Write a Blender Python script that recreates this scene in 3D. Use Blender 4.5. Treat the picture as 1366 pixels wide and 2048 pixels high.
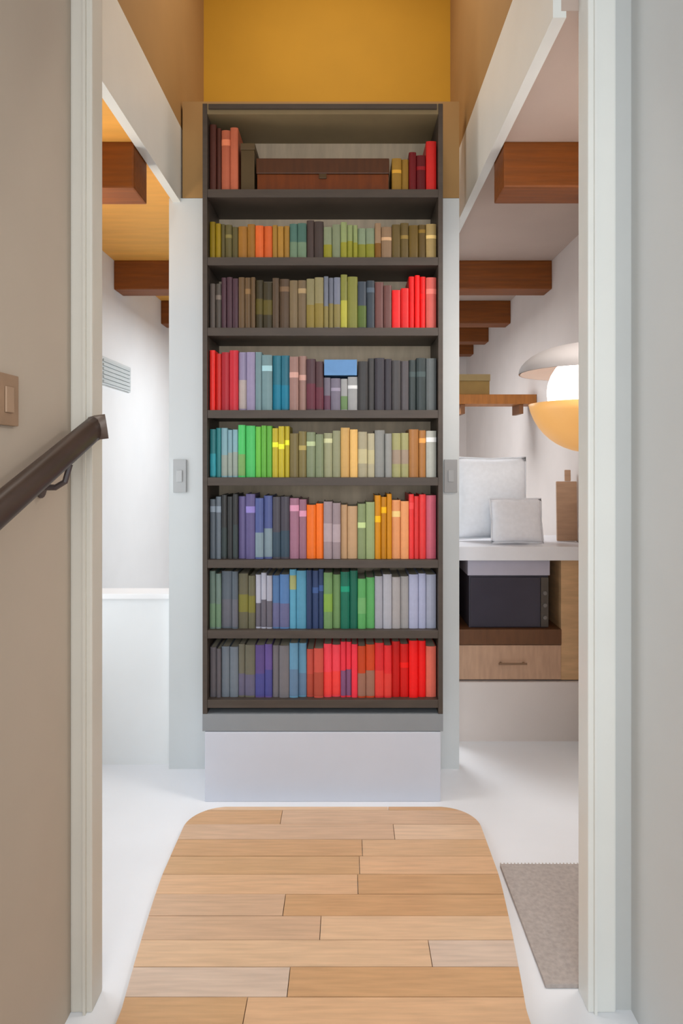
import bpy, bmesh, math, random
from mathutils import Vector, Matrix
S = bpy.context.scene
C = S.collection
for o in list(bpy.data.objects): bpy.data.objects.remove(o)
R = random.Random(7)
F = 1366.0; VX = 694.0; VY = 919.0; EYE = 1.6

# ------------------------------------------------------------------ camera, light, exposure
cd = bpy.data.cameras.new('camera'); cam = bpy.data.objects.new('camera', cd); C.objects.link(cam)
cam.location = (0, 0, EYE); cam.rotation_euler = (math.pi/2, 0, 0)
cd.sensor_fit = 'HORIZONTAL'; cd.sensor_width = 36; cd.lens = 36*F/1366
cd.shift_x = (683-VX)/1366; cd.shift_y = (VY-1024)/1366
cd.clip_start = .05
S.camera = cam
W = bpy.data.worlds.new('world'); S.world = W; W.use_nodes = True
W.node_tree.nodes['Background'].inputs[0].default_value = (.86, .93, 1, 1)
W.node_tree.nodes['Background'].inputs[1].default_value = 1.1

def area(name, loc, rot, sx, sy, power, col):
    l = bpy.data.lights.new(name, 'AREA'); l.shape = 'RECTANGLE'; l.size = sx; l.size_y = sy
    l.energy = power; l.color = col
    o = bpy.data.objects.new(name, l); C.objects.link(o); o.location = loc; o.rotation_euler = rot
    return o
PI = math.pi
# daylight through the side window of the room (in the left wall, just past the doorway), unseen fills added in the back room and on the right,
# the hall's daylight behind the camera, the lamps of the upper storey and the left bay
area('window_daylight', (-1.60, 2.85, 1.65), (0, -PI/2, 0), 2.1, 1.1, 12, (.90, .95, 1))
area('back_room_fill', (-.2, 5.25, 2.70), (0, 0, 0), 1.0, .9, 47, (.90, .95, 1))  # unseen fill added behind the bookcase to brighten the far left wall
area('right_room_fill', (1.07, 2.35, 2.71), (.12, 0, 0), .42, .4, 15, (1, .96, .92))  # unseen fill added past the doorway to lift the dark right side
area('hall_daylight', (.1, -1.2, 1.9), (PI/2, 0, 0), 1.5, 2.0, 54, (.90, .95, 1))
area('upper_lamp', (-.1, 3.0, 4.70), (.1, 0, 0), .8, .5, 20, (1, .95, .86))
area('left_bay_lamp', (-1.42, 3.0, 2.35), (PI, 0, 0), .2, .4, 4, (1, .70, .38))
S.view_settings.view_transform = 'Standard'; S.view_settings.look = 'None'
S.view_settings.exposure = 0.0; S.view_settings.gamma = 1; S.view_settings.use_curve_mapping = False

# ------------------------------------------------------------------ helpers
def lin(h):
    h = h.lstrip('#'); out = []
    for i in (0, 2, 4):
        c = int(h[i:i+2], 16)/255
        out.append(c/12.92 if c <= .04045 else ((c+.055)/1.055)**2.4)
    return out
MC = {}
def mat(h, rough=.6, var=.08, scale=8, bump=0, stretch=(1, 1, 1), emit=0, spec=.4, key=''):
    k = (h, rough, var, scale, bump, stretch, emit, key)
    if k in MC: return MC[k]
    m = bpy.data.materials.new('mat_'+h); m.use_nodes = True; nt = m.node_tree
    b = nt.nodes['Principled BSDF']; c = lin(h)
    b.inputs['Roughness'].default_value = rough
    b.inputs['Specular IOR Level'].default_value = spec
    tc = nt.nodes.new('ShaderNodeTexCoord'); mp = nt.nodes.new('ShaderNodeMapping')
    mp.inputs['Scale'].default_value = stretch
    nt.links.new(tc.outputs['Object'], mp.inputs['Vector'])
    n = nt.nodes.new('ShaderNodeTexNoise'); n.inputs['Scale'].default_value = scale; n.inputs['Detail'].default_value = 5
    nt.links.new(mp.outputs['Vector'], n.inputs['Vector'])
    r = nt.nodes.new('ShaderNodeValToRGB')
    r.color_ramp.elements[0].position = .3; r.color_ramp.elements[1].position = .7
    r.color_ramp.elements[0].color = [x*(1-var) for x in c]+[1]
    r.color_ramp.elements[1].color = [min(1, x*(1+var)) for x in c]+[1]
    nt.links.new(n.outputs['Fac'], r.inputs['Fac']); nt.links.new(r.outputs['Color'], b.inputs['Base Color'])
    if bump:
        bp = nt.nodes.new('ShaderNodeBump'); bp.inputs['Strength'].default_value = bump; bp.inputs['Distance'].default_value = .004
        nt.links.new(n.outputs['Fac'], bp.inputs['Height']); nt.links.new(bp.outputs['Normal'], b.inputs['Normal'])
    if emit:
        b.inputs['Emission Color'].default_value = c+[1]; b.inputs['Emission Strength'].default_value = emit
    MC[k] = m; return m
def box(bm, x0, x1, y0, y1, z0, z1, bev=0):
    r = bmesh.ops.create_cube(bm, size=1)
    for v in r['verts']:
        v.co = Vector(((x0+x1)/2+v.co.x*(x1-x0), (y0+y1)/2+v.co.y*(y1-y0), (z0+z1)/2+v.co.z*(z1-z0)))
    if bev:
        es = list({e for v in r['verts'] for e in v.link_edges})
        bmesh.ops.bevel(bm, geom=es, offset=bev, segments=2, profile=.7, affect='EDGES')
def lathe(bm, prof, n=24, cx=0, cy=0, cz=0):
    rings = []
    for (r, z) in prof:
        rings.append([bm.verts.new((cx+r*math.cos(2*PI*i/n), cy+r*math.sin(2*PI*i/n), cz+z)) for i in range(n)])
    for a, b in zip(rings, rings[1:]):
        for i in range(n): bm.faces.new((a[i], a[(i+1) % n], b[(i+1) % n], b[i]))
def tube(bm, pts, rx, rz, n=14):
    rings = []
    for i, p in enumerate(pts):
        p = Vector(p); a = Vector(pts[max(i-1, 0)]); b = Vector(pts[min(i+1, len(pts)-1)])
        t = (b-a).normalized(); s = t.cross(Vector((0, 0, 1)))
        if s.length < .01: s = Vector((1, 0, 0))
        s.normalize(); u = s.cross(t)
        rings.append([bm.verts.new(p+s*rx*math.cos(2*PI*k/n)+u*rz*math.sin(2*PI*k/n)) for k in range(n)])
    for a, b in zip(rings, rings[1:]):
        for k in range(n): bm.faces.new((a[k], a[(k+1) % n], b[(k+1) % n], b[k]))
    bm.faces.new(rings[0][::-1]); bm.faces.new(rings[-1])
def obj(name, bm, m, parent=None, smooth=False, loc=None):
    bmesh.ops.recalc_face_normals(bm, faces=bm.faces)
    me = bpy.data.meshes.new(name); bm.to_mesh(me); bm.free()
    me.materials.append(m)
    if smooth:
        for p in me.polygons: p.use_smooth = True
    o = bpy.data.objects.new(name, me); C.objects.link(o)
    if parent: o.parent = parent
    if loc: o.location = loc
    return o
def bx(name, m, parent, *a, bev=0):
    bm = bmesh.new(); box(bm, *a, bev=bev); return obj(name, bm, m, parent)
def tag(o, label=None, cat=None, group=None, kind=None):
    for k, v in (('label', label), ('category', cat), ('group', group), ('kind', kind)):
        if v: o[k] = v
    return o
def thing(name, label, cat, loc=(0, 0, 0), group=None, rot=(0, 0, 0)):
    o = bpy.data.objects.new(name, None); C.objects.link(o); o.location = loc; o.rotation_euler = rot
    o.empty_display_size = .1
    return tag(o, label, cat, group)
def struct(name, m, boxes, label=None):
    bm = bmesh.new()
    for b in boxes: box(bm, *b)
    o = obj(name, bm, m); o['kind'] = 'structure'
    if label: o['label'] = label
    return o
def PX(px, D): return (px-VX)/F*D
def PZ(py, D): return EYE+(VY-py)/F*D

# ------------------------------------------------------------------ materials of the setting
TAUPE = mat('#B8A998', .8, .03, 3, .1)
GREYW = mat('#CDD0D0', .8, .02, 3, .1)
WHITE = mat('#EEF0F0', .6, .015, 4, .05)
PIER = mat('#D2D6D6', .6, .015, 4, .05)
TRIMW = mat('#E3E4DF', .4, .02, 5)
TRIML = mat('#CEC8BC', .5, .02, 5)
PLAST = mat('#E0D6D0', .85, .03, 3, .12)
CEILR = mat('#BBA89C', .85, .04, 3, .12)
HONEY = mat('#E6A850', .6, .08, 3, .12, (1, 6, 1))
OCHRE = mat('#C49224', .75, .05, 2.5, .1)
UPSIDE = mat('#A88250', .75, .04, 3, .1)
BEAM = mat('#7E4208', .55, .18, 6, .35, (.6, 8, 8))
FLOORW = mat('#F0F2F6', .4, .02, 3)
# ------------------------------------------------------------------ structure
struct('floor', FLOORW, [(-1.7, 1.6, -2.2, 8.1, -.12, 0)])
struct('wall_left', TAUPE, [(-.90, -.80, -2.2, 2.0, 0, 3.05)], 'taupe wall of the near hall carrying the dark handrail')
struct('wall_right', GREYW, [(.826, .926, -2.2, 2.0, 0, 3.05)])
struct('wall_front', GREYW, [(-1.7, -.79, 2.0, 2.055, 0, 4.9), (.77, 1.5, 2.0, 2.055, 0, 4.9), (-.79, .77, 2.0, 2.055, 3.05, 4.9)])
# room side walls; the left one has two window openings hidden from the camera
struct('wall_far_left', WHITE, [(-1.70, -1.58, 2.1, 8.0, 0, .5), (-1.70, -1.58, 2.1, 2.25, .5, 2.95), (-1.70, -1.58, 3.45, 8.0, .5, 2.95),
        (-1.70, -1.58, 2.25, 3.45, 2.75, 2.95)])
struct('wall_far_right', PLAST, [(1.39, 1.5, 2.056, 8.0, 0, 2.95)])
struct('wall_back', PLAST, [(-1.58, 1.39, 7.95, 8.05, 0, 2.95)])
struct('wall_pier', PIER, [(-.92, .58, 3.53, 3.62, 0, 2.95)], 'pale wall strip behind the bookcase')
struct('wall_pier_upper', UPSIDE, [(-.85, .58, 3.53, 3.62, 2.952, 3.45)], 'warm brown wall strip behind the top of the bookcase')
lw = struct('wall_low', WHITE, [(-1.58, -.925, 3.58, 3.70, 0, .87)], 'white waist-high wall left of the bookcase')
bx('wall_cap', mat('#F6F6F6', .4, .01, 4), lw, -1.58, -.925, 3.56, 3.72, .871, .90, bev=.006)
# ceilings with the well round the bookcase
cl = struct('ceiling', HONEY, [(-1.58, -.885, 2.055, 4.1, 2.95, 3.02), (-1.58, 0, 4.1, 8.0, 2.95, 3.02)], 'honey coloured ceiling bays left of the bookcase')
cr = struct('ceiling_right', CEILR, [(.645, 1.39, 2.055, 4.1, 2.95, 3.02), (0, 1.39, 4.1, 8.0, 2.95, 3.02)])
struct('ceiling_near', GREYW, [(-.9, .93, -2.2, 2.0, 3.05, 3.12)])
struct('trim_1', TRIMW, [(-.90, -.86, 2.056, 4.1, 2.93, 3.32)], 'white edge of the ceiling opening on the left')
struct('trim_2', TRIMW, [(.62, .66, 2.056, 4.1, 2.93, 3.32)], 'white edge of the ceiling opening on the right')
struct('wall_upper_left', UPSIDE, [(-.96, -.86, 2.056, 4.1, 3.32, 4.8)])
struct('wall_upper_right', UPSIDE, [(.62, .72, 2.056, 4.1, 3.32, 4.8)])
struct('wall_upper_back', OCHRE, [(-.96, .72, 4.1, 4.2, 3.02, 4.8)], 'amber wall above the bookcase')
struct('ceiling_upper', OCHRE, [(-.96, .72, 2.0, 4.2, 4.8, 4.88)])
def beam(parent, x0, x1, D):
    bm = bmesh.new(); box(bm, x0, x1, D, D+.19, 2.757, 2.95, bev=.008)
    for v in bm.verts: v.co.z += .004*math.sin(v.co.x*9)*(v.co.z < 2.8)
    return obj('beam', bm, BEAM, parent)
for D in (2.9,): beam(cl, -1.58, -.905, D); beam(cr, .665, 1.39, D)
for D in (4.63, 5.8, 6.7, 7.5): beam(cl, -1.58, -.001, D); beam(cr, .001, 1.39, D)
# doorway trims
def jamb(name, x0, x1, m, side):
    bm = bmesh.new()
    box(bm, x0, x1, 1.975, 2.06, 0, 3.05, bev=.006)
    e = x1 if side < 0 else x0
    box(bm, e+side*.02-.004, e+side*.02+.004, 1.965, 1.98, 0, 3.05)
    o = obj(name, bm, m); o['kind'] = 'structure'; return o
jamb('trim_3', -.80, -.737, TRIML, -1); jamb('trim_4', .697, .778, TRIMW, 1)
struct('trim_5', mat('#C2C4C2', .6, .02, 4), [(.778, .826, 1.985, 2.0, 0, 3.05)], 'narrow grey shadow board beside the right door frame')  # grey strip stands in for the shadowed gap beside the jamb
struct('baseboard_left', WHITE, [(-1.58, -1.56, 2.1, 3.58, 0, .12)])
struct('baseboard_right', TRIMW, [(1.37, 1.39, 2.1, 3.85, 0, .12)])
# windows in the left wall
for i, (y0, y1, z0, z1) in enumerate(((2.25, 3.45, .5, 2.75),)):
    w = struct('window_%d' % (i+1), TRIMW, [(-1.68, -1.60, y0, y0+.05, z0, z1), (-1.68, -1.60, y1-.05, y1, z0, z1),
        (-1.68, -1.60, y0+.05, y1-.05, z0, z0+.05), (-1.68, -1.60, y0+.05, y1-.05, z1-.05, z1), (-1.66, -1.62, (y0+y1)/2-.02, (y0+y1)/2+.02, z0+.05, z1-.05)])

# ------------------------------------------------------------------ pale wooden landing with round far corners, plank by plank
land = tag(bpy.data.objects.new('floor_landing', None), 'pale orange wooden landing of crosswise planks with rounded far corners'); C.objects.link(land)
land['kind'] = 'structure'
XL, XR, YF, RC = -.70, .575, 3.09, .17
def half(y, left):
    tp = min(1, max(0, (2.6-y)/.65)); return half0(y, left)+(.055 if left else -.062)*tp**1.3
def half0(y, left):
    d = max(0, y-(YF-RC)); c = RC-math.sqrt(max(0, RC*RC-d*d))
    return (XL+c) if left else (XR-c)
PW = ['#E0BC98', '#D8B088', '#DEB48C', '#D2A87C', '#E2C0A0', '#D0A478', '#D8C0AC', '#D4B090']
def plankmat(h):
    return mat(h, .32, .10, 5, .15, (1.2, 14, 1), spec=.5)
y = -.6; row = 0
while y < YF-1e-4:
    y1 = min(y+.118, YF)
    cut = XL+(XR-XL)*(.28+.5*R.random())
    for s in (0, 1):
        g = .0012; ys = [y+g+(y1-g-y-g)*k/6 for k in range(7)]
        if s == 0: a = [(half(q, True)+g, q) for q in ys]; b = [(cut-g, q) for q in ys]
        else: a = [(cut+g, q) for q in ys]; b = [(half(q, False)-g, q) for q in ys]
        bm = bmesh.new(); zt = .030+R.uniform(-.0006, .0006)
        pts = a+b[::-1]
        top = [bm.verts.new((px, py, zt)) for px, py in pts]; bot = [bm.verts.new((px, py, .001)) for px, py in pts]
        bm.faces.new(top); bm.faces.new(bot[::-1]); n = len(pts)
        for i in range(n): bm.faces.new((bot[i], bot[(i+1) % n], top[(i+1) % n], top[i]))
        obj('plank', bm, plankmat(R.choice(PW)), land)
    y = y1; row += 1

# ------------------------------------------------------------------ bookcase
BD = 3.2
CASE = mat('#4A4038', .5, .12, 6, .2, (1, 1, 6)); CASEB = mat('#C4B298', .6, .12, 5, .1, (6, 1, 1)); RAIL = mat('#8E9296', .5, .04, 5)
x0, x1 = PX(405, BD), PX(886, BD); zt = PZ(207, BD)
bc = thing('bookcase', 'tall dark bookcase on a pale grey plinth, eight shelves full of coloured books', 'bookcase', (0, BD, 0))
zb = PZ(1428, BD)
bx('side_panel', CASE, bc, x0, x0+.022, 0, .32, zb, zt, bev=.002)
bx('side_panel', CASE, bc, x1-.022, x1, 0, .32, zb, zt, bev=.002)
bx('back_panel', CASEB, bc, x0+.022, x1-.022, .30, .318, zb, zt)
bx('top_panel', mat('#8A7858', .5, .08, 6), bc, x0+.022, x1-.022, 0, .30, zt-.05, zt, bev=.002)
bm = bmesh.new()
for a in ((x0+.03, x1-.03, -.012, .0, zt-.03, zt-.008),): box(bm, *a)
obj('cornice', bm, CASE, bc)
SHY = [378, 514, 655, 820, 955, 1120, 1261, 1400]
TH = .038
for i, py in enumerate(SHY):
    z = PZ(py, BD)
    bx('shelf', CASE, bc, x0+.022, x1-.022, .002, .30, z-TH, z, bev=.002)
bx('bottom_rail', RAIL, bc, x0, x1, -.004, .32, PZ(1462, BD), zb, bev=.002)
bx('plinth', mat('#CDD1DC', .5, .02, 4), bc, x0+.012, x1-.012, -.008, .32, .0, PZ(1463, BD), bev=.004)

ORD = ['first', 'second', 'third', 'fourth', 'fifth', 'sixth', 'seventh', 'eighth', 'ninth', 'tenth', 'eleventh', 'twelfth', 'thirteenth',
       'fourteenth', 'fifteenth', 'sixteenth', 'seventeenth', 'eighteenth', 'nineteenth', 'twentieth', 'twenty-first', 'twenty-second',
       'twenty-third', 'twenty-fourth', 'twenty-fifth', 'twenty-sixth', 'twenty-seventh', 'twenty-eighth', 'twenty-ninth', 'thirtieth']
SHN = ['top shelf', 'second shelf down', 'third shelf down', 'fourth shelf down', 'fifth shelf down', 'sixth shelf down', 'seventh shelf down', 'bottom shelf']
def cname(h):
    import colorsys
    r, g, b = [int(h[i:i+2], 16)/255 for i in (1, 3, 5)]
    H, s, v = colorsys.rgb_to_hsv(r, g, b); H *= 360
    if s < .13: return 'black' if v < .27 else 'dark grey' if v < .42 else 'grey' if v < .6 else 'pale grey'
    if H < 12 or H > 345: n = 'red' if s > .5 else 'pink brown' if v > .45 else 'maroon'
    elif H < 28: n = 'orange' if s > .65 and v > .6 else 'brown'
    elif H < 45: n = 'ochre' if s > .65 and v > .55 else 'tan' if v > .5 else 'brown'
    elif H < 70: n = 'yellow' if v > .6 and s > .5 else 'olive'
    elif H < 165: n = 'green'
    elif H < 200: n = 'teal' if s > .45 else 'grey blue'
    elif H < 240: n = 'blue' if s > .35 else 'slate blue'
    else: n = 'purple' if s > .2 else 'mauve grey'
    p = 'dark ' if v < .4 else 'pale ' if v > .6 and s < .35 else ''
    return p+n
def tweak(h, d):
    return '#'+''.join('%02X' % max(4, min(250, int(int(h[i:i+2], 16)*(1+d)))) for i in (1, 3, 5))
def sat(h, k=1.12, g=1.07):   # cover colour from the hue seen in the photo
    c = [int(h[i:i+2], 16) for i in (1, 3, 5)]; m = sum(c)/3
    return '#'+''.join('%02X' % max(4, min(250, int((m+(v-m)*k)*g))) for v in c)
PAGE = mat('#D8CDB4', .8, .05, 60, .2, (1, 40, 1))
used = set()
def book(x, w, h, d, z, main, second, frac, label, group, lean=0, y=BD+.035, name='book'):
    t = thing(name, label, 'book', (x+w/2, y, z+.0005), group)
    if lean: t.rotation_euler = (0, lean, 0)
    cm = mat(sat(main), .45, .05, 30, .05)
    c = .0025; hw = w/2-.0006; bm = bmesh.new(); n = 6
    # cover: rounded spine and two boards, one closed extrusion
    out = [(-hw, d)]; inn = [(-hw+c, d)]
    for k in range(n+1):
        a = PI*k/n; out.append((-hw*math.cos(a), .007-.007*math.sin(a))); inn.append((-(hw-c)*math.cos(a), .0095-.007*math.sin(a)))
    out.append((hw, d)); inn.append((hw-c, d))
    lo = []; 
    for zz in (0, h):
        lo.append(([bm.verts.new((p[0], p[1], zz)) for p in out], [bm.verts.new((p[0], p[1], zz)) for p in inn]))
    (o0, i0), (o1, i1) = lo
    for k in range(len(out)-1):
        bm.faces.new((o0[k], o0[k+1], o1[k+1], o1[k])); bm.faces.new((i0[k+1], i0[k], i1[k], i1[k+1]))
        bm.faces.new((o1[k], o1[k+1], i1[k+1], i1[k])); bm.faces.new((o0[k+1], o0[k], i0[k], i0[k+1]))
    for k in (0, -1): bm.faces.new((o0[k], o1[k], i1[k], i0[k]))
    obj('cover', bm, cm, t)
    bx('pages', PAGE, t, -hw+c, hw-c, .0105, d-.004, .004, h-.005)
    if second:
        z0, z1 = frac
        bm = bmesh.new(); a1, a2 = [], []
        for k in range(n+1):
            a = PI*k/n; p = (-(hw+.0003)*math.cos(a), .007-.0078*math.sin(a))
            a1.append(bm.verts.new((p[0], p[1], h*z0))); a2.append(bm.verts.new((p[0], p[1], h*z1)))
        for k in range(n): bm.faces.new((a1[k], a1[k+1], a2[k+1], a2[k]))
        b = obj('spine_label', bm, mat(sat(second), .5, .05, 30), t); b['label'] = cname(second)+' label on the spine'
    return t
# every cell of the photograph: colour of the spine, colour of its lower / upper band, top of the books in px
ROWS = [
 [(408, '4C2A22', None, 245), (442, 'A86048', None, 250), None, None, None, None, None, None, None, None, None, (782, '8C6C2C', None, 308), (816, '5A0A12', None, 300), (850, 'B02420', None, 275)],
 [('8A7418', None, 440), ('585030', None, 446), ('886028', None, 446), ('C86230', None, 442), ('987434', None, 444), ('48665C', ('6C8068', 0), 440), ('443834', None, 436), ('80886C', ('848028', 0), 444), ('808A60', ('888630', 0), 442), ('7C8870', ('7C7C2C', 0), 446), ('887058', ('704C18', 0), 444), ('60502C', None, 440), ('5C4A20', None, 445), ('988458', None, 445)],
 [('58504A', None, 560), ('483038', None, 550), ('5C4830', None, 552), ('38301C', ('544A1C', 2), 556), ('504030', None, 552), ('706048', None, 552), ('807858', ('807038', 0), 552), ('707480', ('807448', 0), 548), ('808040', ('A8A448', 0), 548), ('384048', ('50602C', 0), 556), ('6C4844', None, 562), ('D42424', None, 574), ('CC0808', None, 546), ('B85850', None, 548)],
 [('C42A24', None, 700), ('A82430', None, 700), ('888098', ('A89C98', 0), 702), ('70888C', None, 704), ('2C6878', ('187088', 0), 708), ('886C64', None, 710), ('4C3438', ('5C2C38', 0), 716), ('6A6470', ('604050', 0), 752), ('989898', ('688058', 0), 752), ('3A3838', None, 716), ('3A363C', None, 716), ('4A4648', None, 716), ('303838', None, 716), ('5C6060', None, 716)],
 [('307478', ('38909C', 0), 856), ('80A0A8', ('909890', 0), 856), ('4CAC60', ('74985C', 0), 852), ('60A040', None, 852), ('B0A030', None, 852), ('746840', None, 862), ('7C8468', None, 866), ('8C8C70', None, 862), ('CCA668', None, 854), ('A49C84', ('B8B08C', 2), 862), ('8C8C88', None, 862), ('949068', ('988878', 2), 862), ('A07040', None, 856), ('A8A8A0', None, 862)],
 [('606870', None, 996), ('303030', ('343C3C', 0), 990), ('605880', None, 990), ('505A88', ('788890', 0), 992), ('444048', ('344450', 0), 990), ('906878', None, 996), ('DC6E20', None, 1006), ('98888C', ('A8989C', 2), 1006), ('BC9A78', None, 1010), ('849068', None, 1006), ('B47A00', None, 990), ('C88C60', None, 1000), ('C83838', None, 990), ('B05868', None, 992)],
 [('687870', ('688068', 0), 1146), ('586068', ('606068', 0), 1144), ('605C48', ('706C34', 2), 1150), ('A8A8B4', ('605C64', 0), 1150), ('507098', ('606080', 0), 1152), ('5890A8', ('949868', 1), 1142), ('2C3C5C', None, 1140), ('709060', ('789848', 2), 1150), ('14604C', None, 1142), ('58985C', ('6CA068', 2), 1156), ('9C9CA4', None, 1152), ('A09C9C', None, 1154), ('A4A8C0', None, 1150), ('9498A8', None, 1150)],
 [('605C60', None, 1296), ('687078', None, 1296), ('605C50', ('605C70', 0), 1294), ('5C4C80', ('484880', 0), 1290), ('686468', None, 1296), ('6088A0', ('607890', 0), 1288), ('B85044', ('A04838', 0), 1302), ('DC4450', ('E04440', 0), 1290), ('D83848', ('785070', 0), 1290), ('B84420', ('906858', 0), 1294), ('C42C30', ('CC4038', 0), 1292), ('BC1004', None, 1288), ('F01414', None, 1286), ('C86858', None, 1294)],
]
BX0, BX1 = x0+.026, x1-.026
for ri, rw in enumerate(ROWS):
    z = PZ(SHY[ri], BD); n = 0
    bks = []
    for ci, cell in enumerate(rw):
        if cell is None: continue
        if ri == 0: cell = cell[1:]
        col, sec, top = cell
        a = PX(408+34.15*ci, BD+.035); b = PX(408+34.15*(ci+1), BD+.035)
        a = max(a, BX0); b = min(b, BX1)
        wcell = b-a
        k = 2 if wcell > .05 else 1
        if (ri, ci) in ((2, 12), (5, 6), (5, 10), (6, 8), (4, 2)): k = 2
        if R.random() < .18 and wcell > .07: k = 3
        if ri == 0 and ci in (1, 12): k = 2
        f = [1+R.uniform(-.28, .28) for _ in range(k)]; sf = sum(f)
        xx = a
        for j in range(k):
            w = wcell*f[j]/sf
            c = tweak('#'+col, R.uniform(-.07, .07))
            h = PZ(top, BD)-z + R.uniform(-.012, .006)
            s2 = None; fr = None
            if sec and (j == 0 or R.random() < .7):
                s2 = '#'+sec[0]; m = sec[1]
                fr = (.03, .48+R.uniform(-.05, .05)) if m == 0 else (.66, .9) if m == 1 else (.3, .62)
            elif R.random() < .35:
                s2 = tweak('#'+col, .45 if int(col[:2], 16)+int(col[2:4], 16) < 380 else -.35); q = R.uniform(.55, .8); fr = (q, q+.1)
            bks.append((xx, w, h, c, s2, fr)); xx += w
    for i, (xx, w, h, c, s2, fr) in enumerate(bks):
        if i == len(bks)-1: pos = 'rightmost on the '+SHN[ri]
        else: pos = ORD[i]+' from left, '+SHN[ri]
        size = 'slim ' if w < .032 else 'thick ' if w > .046 else ''
        lab = size+cname(c)+(' book with '+cname(s2)+' label, ' if s2 and cname(s2) != cname(c) else ' upright book, ')+pos
        book(xx, w, h, .17+R.uniform(0, .06), z, c, s2, fr, lab, 'books on the '+SHN[ri], y=BD+.028+R.uniform(0, .014))
# blue book lying on the short ones of the fourth shelf
zz = PZ(751, BD)+.001
z4 = PZ(SHY[3], BD)
t = thing('book', 'blue book lying flat across shorter upright books on the fourth shelf down', 'book', ((PX(646, BD)+PX(716, BD))/2, BD+.03, PZ(752, BD)+.0075))
hb = (PX(714, BD)-PX(648, BD))/2
bm = bmesh.new(); H = PZ(716, BD)-PZ(750, BD)-.006
box(bm, -hb, hb, 0, .2, 0, .004); box(bm, -hb, hb, 0, .2, H-.004, H); box(bm, -hb, hb, 0, .006, .004, H-.004)
obj('cover', bm, mat('#6090C4', .45, .05, 20), t)
bx('pages', PAGE, t, -hb+.003, hb-.003, .0065, .195, .0042, H-.0042)
# long brown wooden box on the top shelf
zz = PZ(SHY[0], BD)
bxn = thing('wooden_box', 'long reddish brown wooden box lying on the middle of the top shelf', 'box', ((PX(512, BD)+PX(778, BD))/2, BD+.04, zz+.0005))
hb = (PX(778, BD)-PX(512, BD))/2
BR = mat('#6E3204', .4, .15, 6, .2, (8, 1, 1)); BR2 = mat('#4E2A10', .45, .15, 6, .2, (8, 1, 1))
bx('body', BR, bxn, -hb, hb, 0, .2, 0, .085, bev=.003)
bx('lid', BR2, bxn, -hb-.004, hb+.004, -.004, .204, .086, .160, bev=.006)
bm = bmesh.new(); box(bm, -.018, .018, -.010, -.0005, .062, .084, bev=.003); obj('catch', bm, mat('#4A3414', .4, .05), bxn)
# dark low box left of the books' gap (476-510)
d = thing('small_box', 'small dark olive box standing left of the long wooden box', 'box', (PX(493, BD), BD+.04, zz+.0005))
bx('body', mat('#544224', .6, .08), d, -.032, .032, 0, .16, 0, .20, bev=.003); bx('lid', mat('#5C4A30', .6, .08), d, -.034, .034, -.002, .162, .201, .232, bev=.003)

# wall plates on the pier at eye level
for nm, px, lab in (('wall_switch', 357, 'small grey wall switch on the pale strip left of the bookcase'), ('wall_switch', 901, 'small grey wall switch on the pale strip right of the bookcase')):
    D = 3.53; t = thing(nm, lab, 'switch', (PX(px, D), D, PZ(952, D)))
    if px < 400: t.location.x = PX(360, D)
    g = mat('#B4B6B6' if px < 400 else '#A4A4A4', .5, .02)
    bx('plate', g, t, -.034, .034, -.011, -.0005, -.085, .085, bev=.003)
    bx('rocker', mat('#BDBFBF' if px < 400 else '#ADADAD', .4, .02), t, -.014, .014, -.016, -.0115, -.03, .03, bev=.002)

# ------------------------------------------------------------------ handrail on the near left wall
hr = thing('handrail', 'dark brown wooden handrail rising along the taupe left wall', 'handrail', (0, 0, 0))
def rp(y): return 1.510+(y-1.457)*.363
bm = bmesh.new()
pts = [(-.722, y, rp(y)) for y in (.2, .6, 1.0, 1.4, 1.8, 1.90, 1.945)]
tube(bm, [p for p in pts if p[1] <= 1.95], .026, .036)
obj('rail', bm, mat('#3E2E26', .38, .15, 6, .1, (1, 1, 6)), hr, smooth=True)
bm = bmesh.new(); yy = 1.9455
tube(bm, [(-.722, yy, rp(yy)), (-.716, yy+.008, rp(yy)+.004), (-.690, yy+.016, rp(yy)+.008)], .026, .036); 
obj('end_cap', bm, mat('#6A5C54', .4, .1), hr, smooth=True)
for y in (.5, 1.25, 1.78):
    bm = bmesh.new(); z = rp(y)-.03
    tube(bm, [(-.799, y, z-.07), (-.76, y, z-.07), (-.735, y, z-.055), (-.722, y, z-.01)], .008, .008, 8)
    tube(bm, [(-.799, y, z-.07), (-.794, y, z-.07)], .028, .028, 16)
    obj('bracket', bm, mat('#4A4040', .35, .05), hr, smooth=False)
t = thing('wall_plate', 'brown wooden wall plate on the taupe wall above the handrail', 'plate', (-.80, 1.60, PZ(800, 1.60)))
bx('plate', mat('#9A7C62', .6, .1, 10, .1), t, .0005, .012, -.06, .04, -.06, .06, bev=.003)
bx('rocker', mat('#A88A70', .5, .05), t, .0125, .017, -.028, .008, -.03, .03, bev=.002)

# faint pale plate on the far left wall
t = thing('wall_vent', 'pale vent plate with narrow slats high on the white left wall', 'vent', (-1.58, 4.65, PZ(750, 4.65)))
bx('frame', mat('#D4DADA', .5, .02), t, .0005, .014, -.30, .30, -.09, .09, bev=.003)
for k in range(6): bx('slat', mat('#C8D0D0', .5, .02), t, .0145, .022, -.27, .27, -.078+k*.027, -.062+k*.027)

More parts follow.
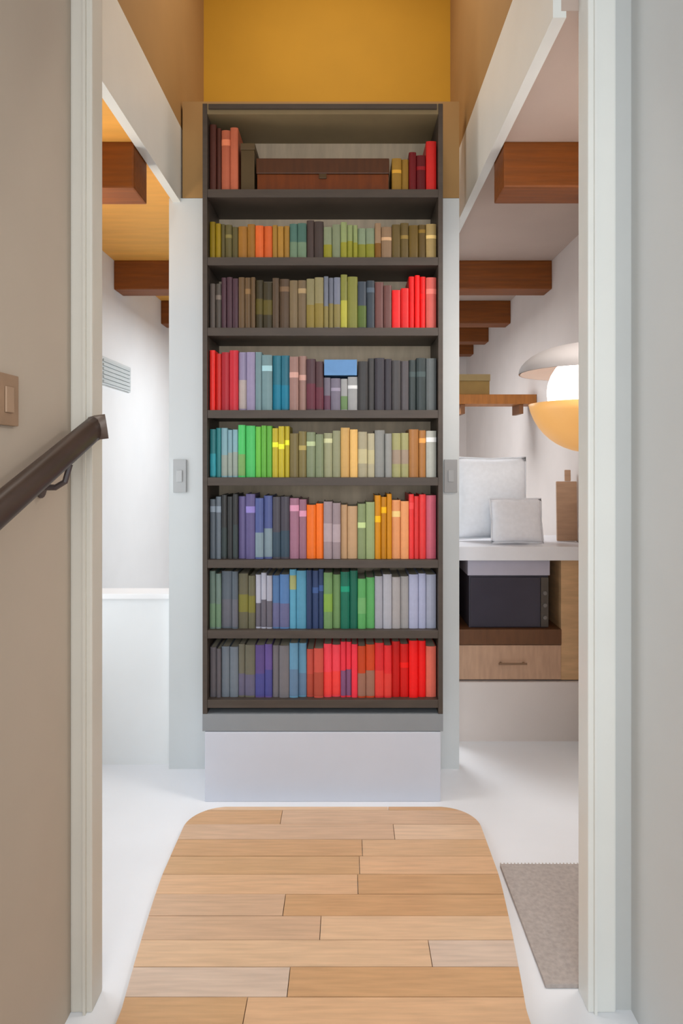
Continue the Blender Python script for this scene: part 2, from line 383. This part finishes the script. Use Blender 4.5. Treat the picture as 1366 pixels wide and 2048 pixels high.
# ------------------------------------------------------------------ right side: platform, cabinet, appliance, cushion, board, lamp
D = 3.9
struct('wall_platform', PLAST, [(.585, 1.39, D-.02, 4.7, 0, PZ(1362, D))], 'pale low platform right of the bookcase')
z0 = PZ(1360, D)+.001; cab = thing('cabinet', 'tan wooden cabinet with an open niche under a white worktop, right of the bookcase', 'cabinet', (0, D, z0))
TAN = mat('#D2AA7E', .5, .12, 6, .15, (1, 1, 6)); DK = mat('#6A4428', .5, .15, 6, .15, (8, 1, 1)); LT = mat('#C29C80', .5, .12, 6, .15, (6, 1, 1))
L, Rr = .60, 1.36; zN0 = PZ(1290, D)-z0; zN1 = PZ(1258, D)-z0; zT = PZ(1120, D)-z0
bx('side_panel', LT, cab, L, L+.022, 0, .55, 0, zT, bev=.002)
bx('side_panel', TAN, cab, PX(1122, D), PX(1122, D)+.14, 0, .55, 0, zT, bev=.002)
xr = PX(1122, D)
bx('back_panel', DK, cab, L+.022, xr, .53, .55, 0, zT)
bx('shelf', DK, cab, L+.022, xr, -.01, .53, zN0+.004, zN1, bev=.002)
dr = bx('drawer', LT, cab, L+.024, xr-.002, -.006, .4, .004, zN0, bev=.002)
bm = bmesh.new(); tube(bm, [(.86, -.03, zN0*.5), (1.02, -.03, zN0*.5)], .006, .006, 8); box(bm, .87, .88, -.03, -.006, zN0*.5-.004, zN0*.5+.004); box(bm, 1.0, 1.01, -.03, -.006, zN0*.5-.004, zN0*.5+.004)
obj('handle', bm, mat('#8A6A50', .4, .05), dr)
bx('worktop', mat('#F0F0F4', .35, .02), cab, L-.01, Rr+.02, -.03, .56, zT+.001, PZ(1092, D)-z0, bev=.004)
ap = thing('appliance', 'black box-shaped appliance with a grey top band, in the wooden cabinet niche', 'appliance', (0, D+.02, z0+zN1+.001))
a0, a1 = PX(940, D), PX(1100, D); hT = zT-zN1-.004
bx('body', mat('#484450', .5, .05), ap, a0, a1, .012, .40, 0, hT-.09, bev=.004)
bx('door', mat('#3C3844', .25, .05), ap, a0+.006, a1-.05, 0, .011, .006, hT-.1, bev=.003)
bx('control_panel', mat('#544C44', .4, .05), ap, a1-.046, a1-.002, 0, .011, .006, hT-.1, bev=.003)
bx('top_band', mat('#BAB6C4', .5, .03), ap, a0-.01, a1+.004, -.004, .40, hT-.088, hT, bev=.003)
for k in range(3):
    bm = bmesh.new(); lathe(bm, [(0, -.008), (.011, -.008), (.013, 0)], 12)
    for v in bm.verts: v.co = Vector((v.co.x, v.co.z, v.co.y))
    obj('knob', bm, mat('#7A7470', .4, .03), ap, loc=(a1-.024, -.0005, .06+k*.07))
zW = PZ(1092, D)
def cushion(name, label, cx, cy, z, w, h, th, lean, col):
    t = thing(name, label, 'cushion', (cx, cy, z), rot=(lean, 0, 0)); bm = bmesh.new(); n = 16
    def P(u, v, s):
        a = (1-abs(u)**2.6)*(1-abs(v)**2.6); e = max(a, 0)**.5
        pin = 1-.06*(1-abs(u)**2)*(abs(v) > .99)-.0
        return Vector((u*w/2*(1-.05*(1-v*v)*abs(u)**6*0-.04*(1-abs(v))*abs(u)), s*th/2*e, h/2+v*h/2*(1-.04*(1-abs(u))*abs(v))))
    g = {}
    for s in (1, -1):
        for i in range(n+1):
            for j in range(n+1):
                u = -1+2*i/n; v = -1+2*j/n
                edge = i in (0, n) or j in (0, n)
                k = (i, j, 0 if edge else s)
                if k not in g: g[k] = bm.verts.new(P(u, v, s))
        for i in range(n):
            for j in range(n):
                q = []
                for (a, b) in ((i, j), (i+1, j), (i+1, j+1), (i, j+1)):
                    q.append(g[(a, b, 0 if a in (0, n) or b in (0, n) else s)])
                bm.faces.new(q if s > 0 else q[::-1])
    obj('cover', bm, mat(col, .85, .03, 40, .2), t, smooth=True)
    bm = bmesh.new(); pp = []
    for k in range(n+1): pp.append(P(-1+2*k/n, 1, 1))
    for k in range(1, n+1): pp.append(P(1, 1-2*k/n, 1))
    for k in range(1, n+1): pp.append(P(1-2*k/n, -1, 1))
    for k in range(1, n+1): pp.append(P(-1, -1+2*k/n, 1))
    tube(bm, pp, .005, .005, 6); obj('piping', bm, mat(tweak(col, -.04), .8, .02), t, smooth=True)
    return t
cushion('cushion', 'large white cushion standing on the white worktop beside the bookcase', PX(985, 4.12), 4.14, zW+.012, .44, .50, .17, -.12, '#F0F3F8')
cushion('cushion', 'smaller white cushion leaning in front of the large one on the worktop', PX(1035, 3.96), 3.96, zW+.010, .30, .26, .11, -.2, '#F2F3F8')
bd = thing('wooden_board', 'tan wooden board standing upright at the right end of the worktop', 'board', (PX(1140, 4.1), 4.12, zW+.002), rot=(-.04, 0, 0))
bm = bmesh.new(); box(bm, -.07, .07, 0, .02, 0, .36, bev=.006); obj('board', bm, mat('#B89478', .6, .12, 6, .1, (1, 1, 6)), bd)
bm = bmesh.new(); box(bm, -.018, .018, .002, .018, .361, .43, bev=.006); obj('handle', bm, mat('#B89478', .6, .12, 6, .1, (1, 1, 6)), bd)

# hanging lamp: grey dome, white globe, amber glass bowl
LD = 2.99
lx = PX(1178, LD); lz = PZ(785, LD)
lp = thing('pendant_lamp', 'hanging lamp with glowing white globe, amber glass bowl and grey dome shade', 'lamp', (lx, LD, lz))
bm = bmesh.new(); lathe(bm, [(.178*math.sin(PI*k/14)+.0005, -.178*math.cos(PI*k/14)) for k in range(15)], 28)
obj('globe', bm, mat('#FFF8EE', .4, 0, 4, emit=2.4), lp, smooth=True)
A0 = math.acos(.05/.262)
bm = bmesh.new(); out = [(.262*math.sin(a)+.0005, -.262*math.cos(a)) for a in [A0*k/10 for k in range(11)]]
inn = [(.254*math.sin(a)+.0005, -.254*math.cos(a)) for a in [A0*k/10 for k in range(10, -1, -1)]]
lathe(bm, out+inn, 32); obj('bowl', bm, mat('#F2B86E', .4, .03, emit=.3), lp, smooth=True)
bm = bmesh.new(); out = [(.30*math.cos(a), .085+.13*math.sin(a)) for a in [PI*.47*k/10 for k in range(11)]]
inn = [(p[0]-.006, max(p[1]-.006, .085)) for p in out[::-1]]
lathe(bm, out+inn, 32); obj('dome', bm, mat('#A09A98', .5, .03), lp, smooth=True)
bm = bmesh.new(); lathe(bm, [(.006, .26), (.028, .258), (.034, .22), (.04, .197)], 16); obj('cap', bm, mat('#8C7050', .4, .03), lp, smooth=True)
bm = bmesh.new(); tube(bm, [(0, 0, .25), (0, 0, 2.74-lz)], .004, .004, 8); tube(bm, [(0, 0, 2.74-lz), (0, 0, 2.756-lz)], .04, .04, 16); obj('cord', bm, mat('#8A8480', .5, .02), lp)
# wall shelf on the far right wall with an olive box
D5 = 5.0
sh = thing('wall_shelf', 'orange brown wooden shelf fixed high on the right wall beyond the cabinet', 'shelf', (1.389, D5, PZ(816, D5)))
w5 = 1.389-PX(912, D5)
bx('board', mat('#B4702C', .5, .15, 6, .1, (6, 1, 1)), sh, -w5, -.001, 0, .26, .03, .10, bev=.003)
for k in (-.55, -.12): bx('bracket', mat('#8A5A34', .5, .1), sh, k, k+.03, .03, .25, -.04, .0295, bev=.002)
t = thing('storage_box', 'olive brown box standing on the high wooden wall shelf', 'box', (PX(948, D5), D5+.03, PZ(816, D5)+.101))
bx('body', mat('#9A7A40', .6, .1), t, -.13, .12, 0, .18, 0, .10, bev=.003); bx('lid', mat('#A0895C', .6, .08), t, -.135, .125, -.005, .185, .101, .15, bev=.003)

# added mat, its grey stands in for the shaded floor right of the landing
mt = thing('shade_mat', 'grey beige woven mat added for the shaded floor between the landing and the right door frame', 'mat', (0, 0, 0))
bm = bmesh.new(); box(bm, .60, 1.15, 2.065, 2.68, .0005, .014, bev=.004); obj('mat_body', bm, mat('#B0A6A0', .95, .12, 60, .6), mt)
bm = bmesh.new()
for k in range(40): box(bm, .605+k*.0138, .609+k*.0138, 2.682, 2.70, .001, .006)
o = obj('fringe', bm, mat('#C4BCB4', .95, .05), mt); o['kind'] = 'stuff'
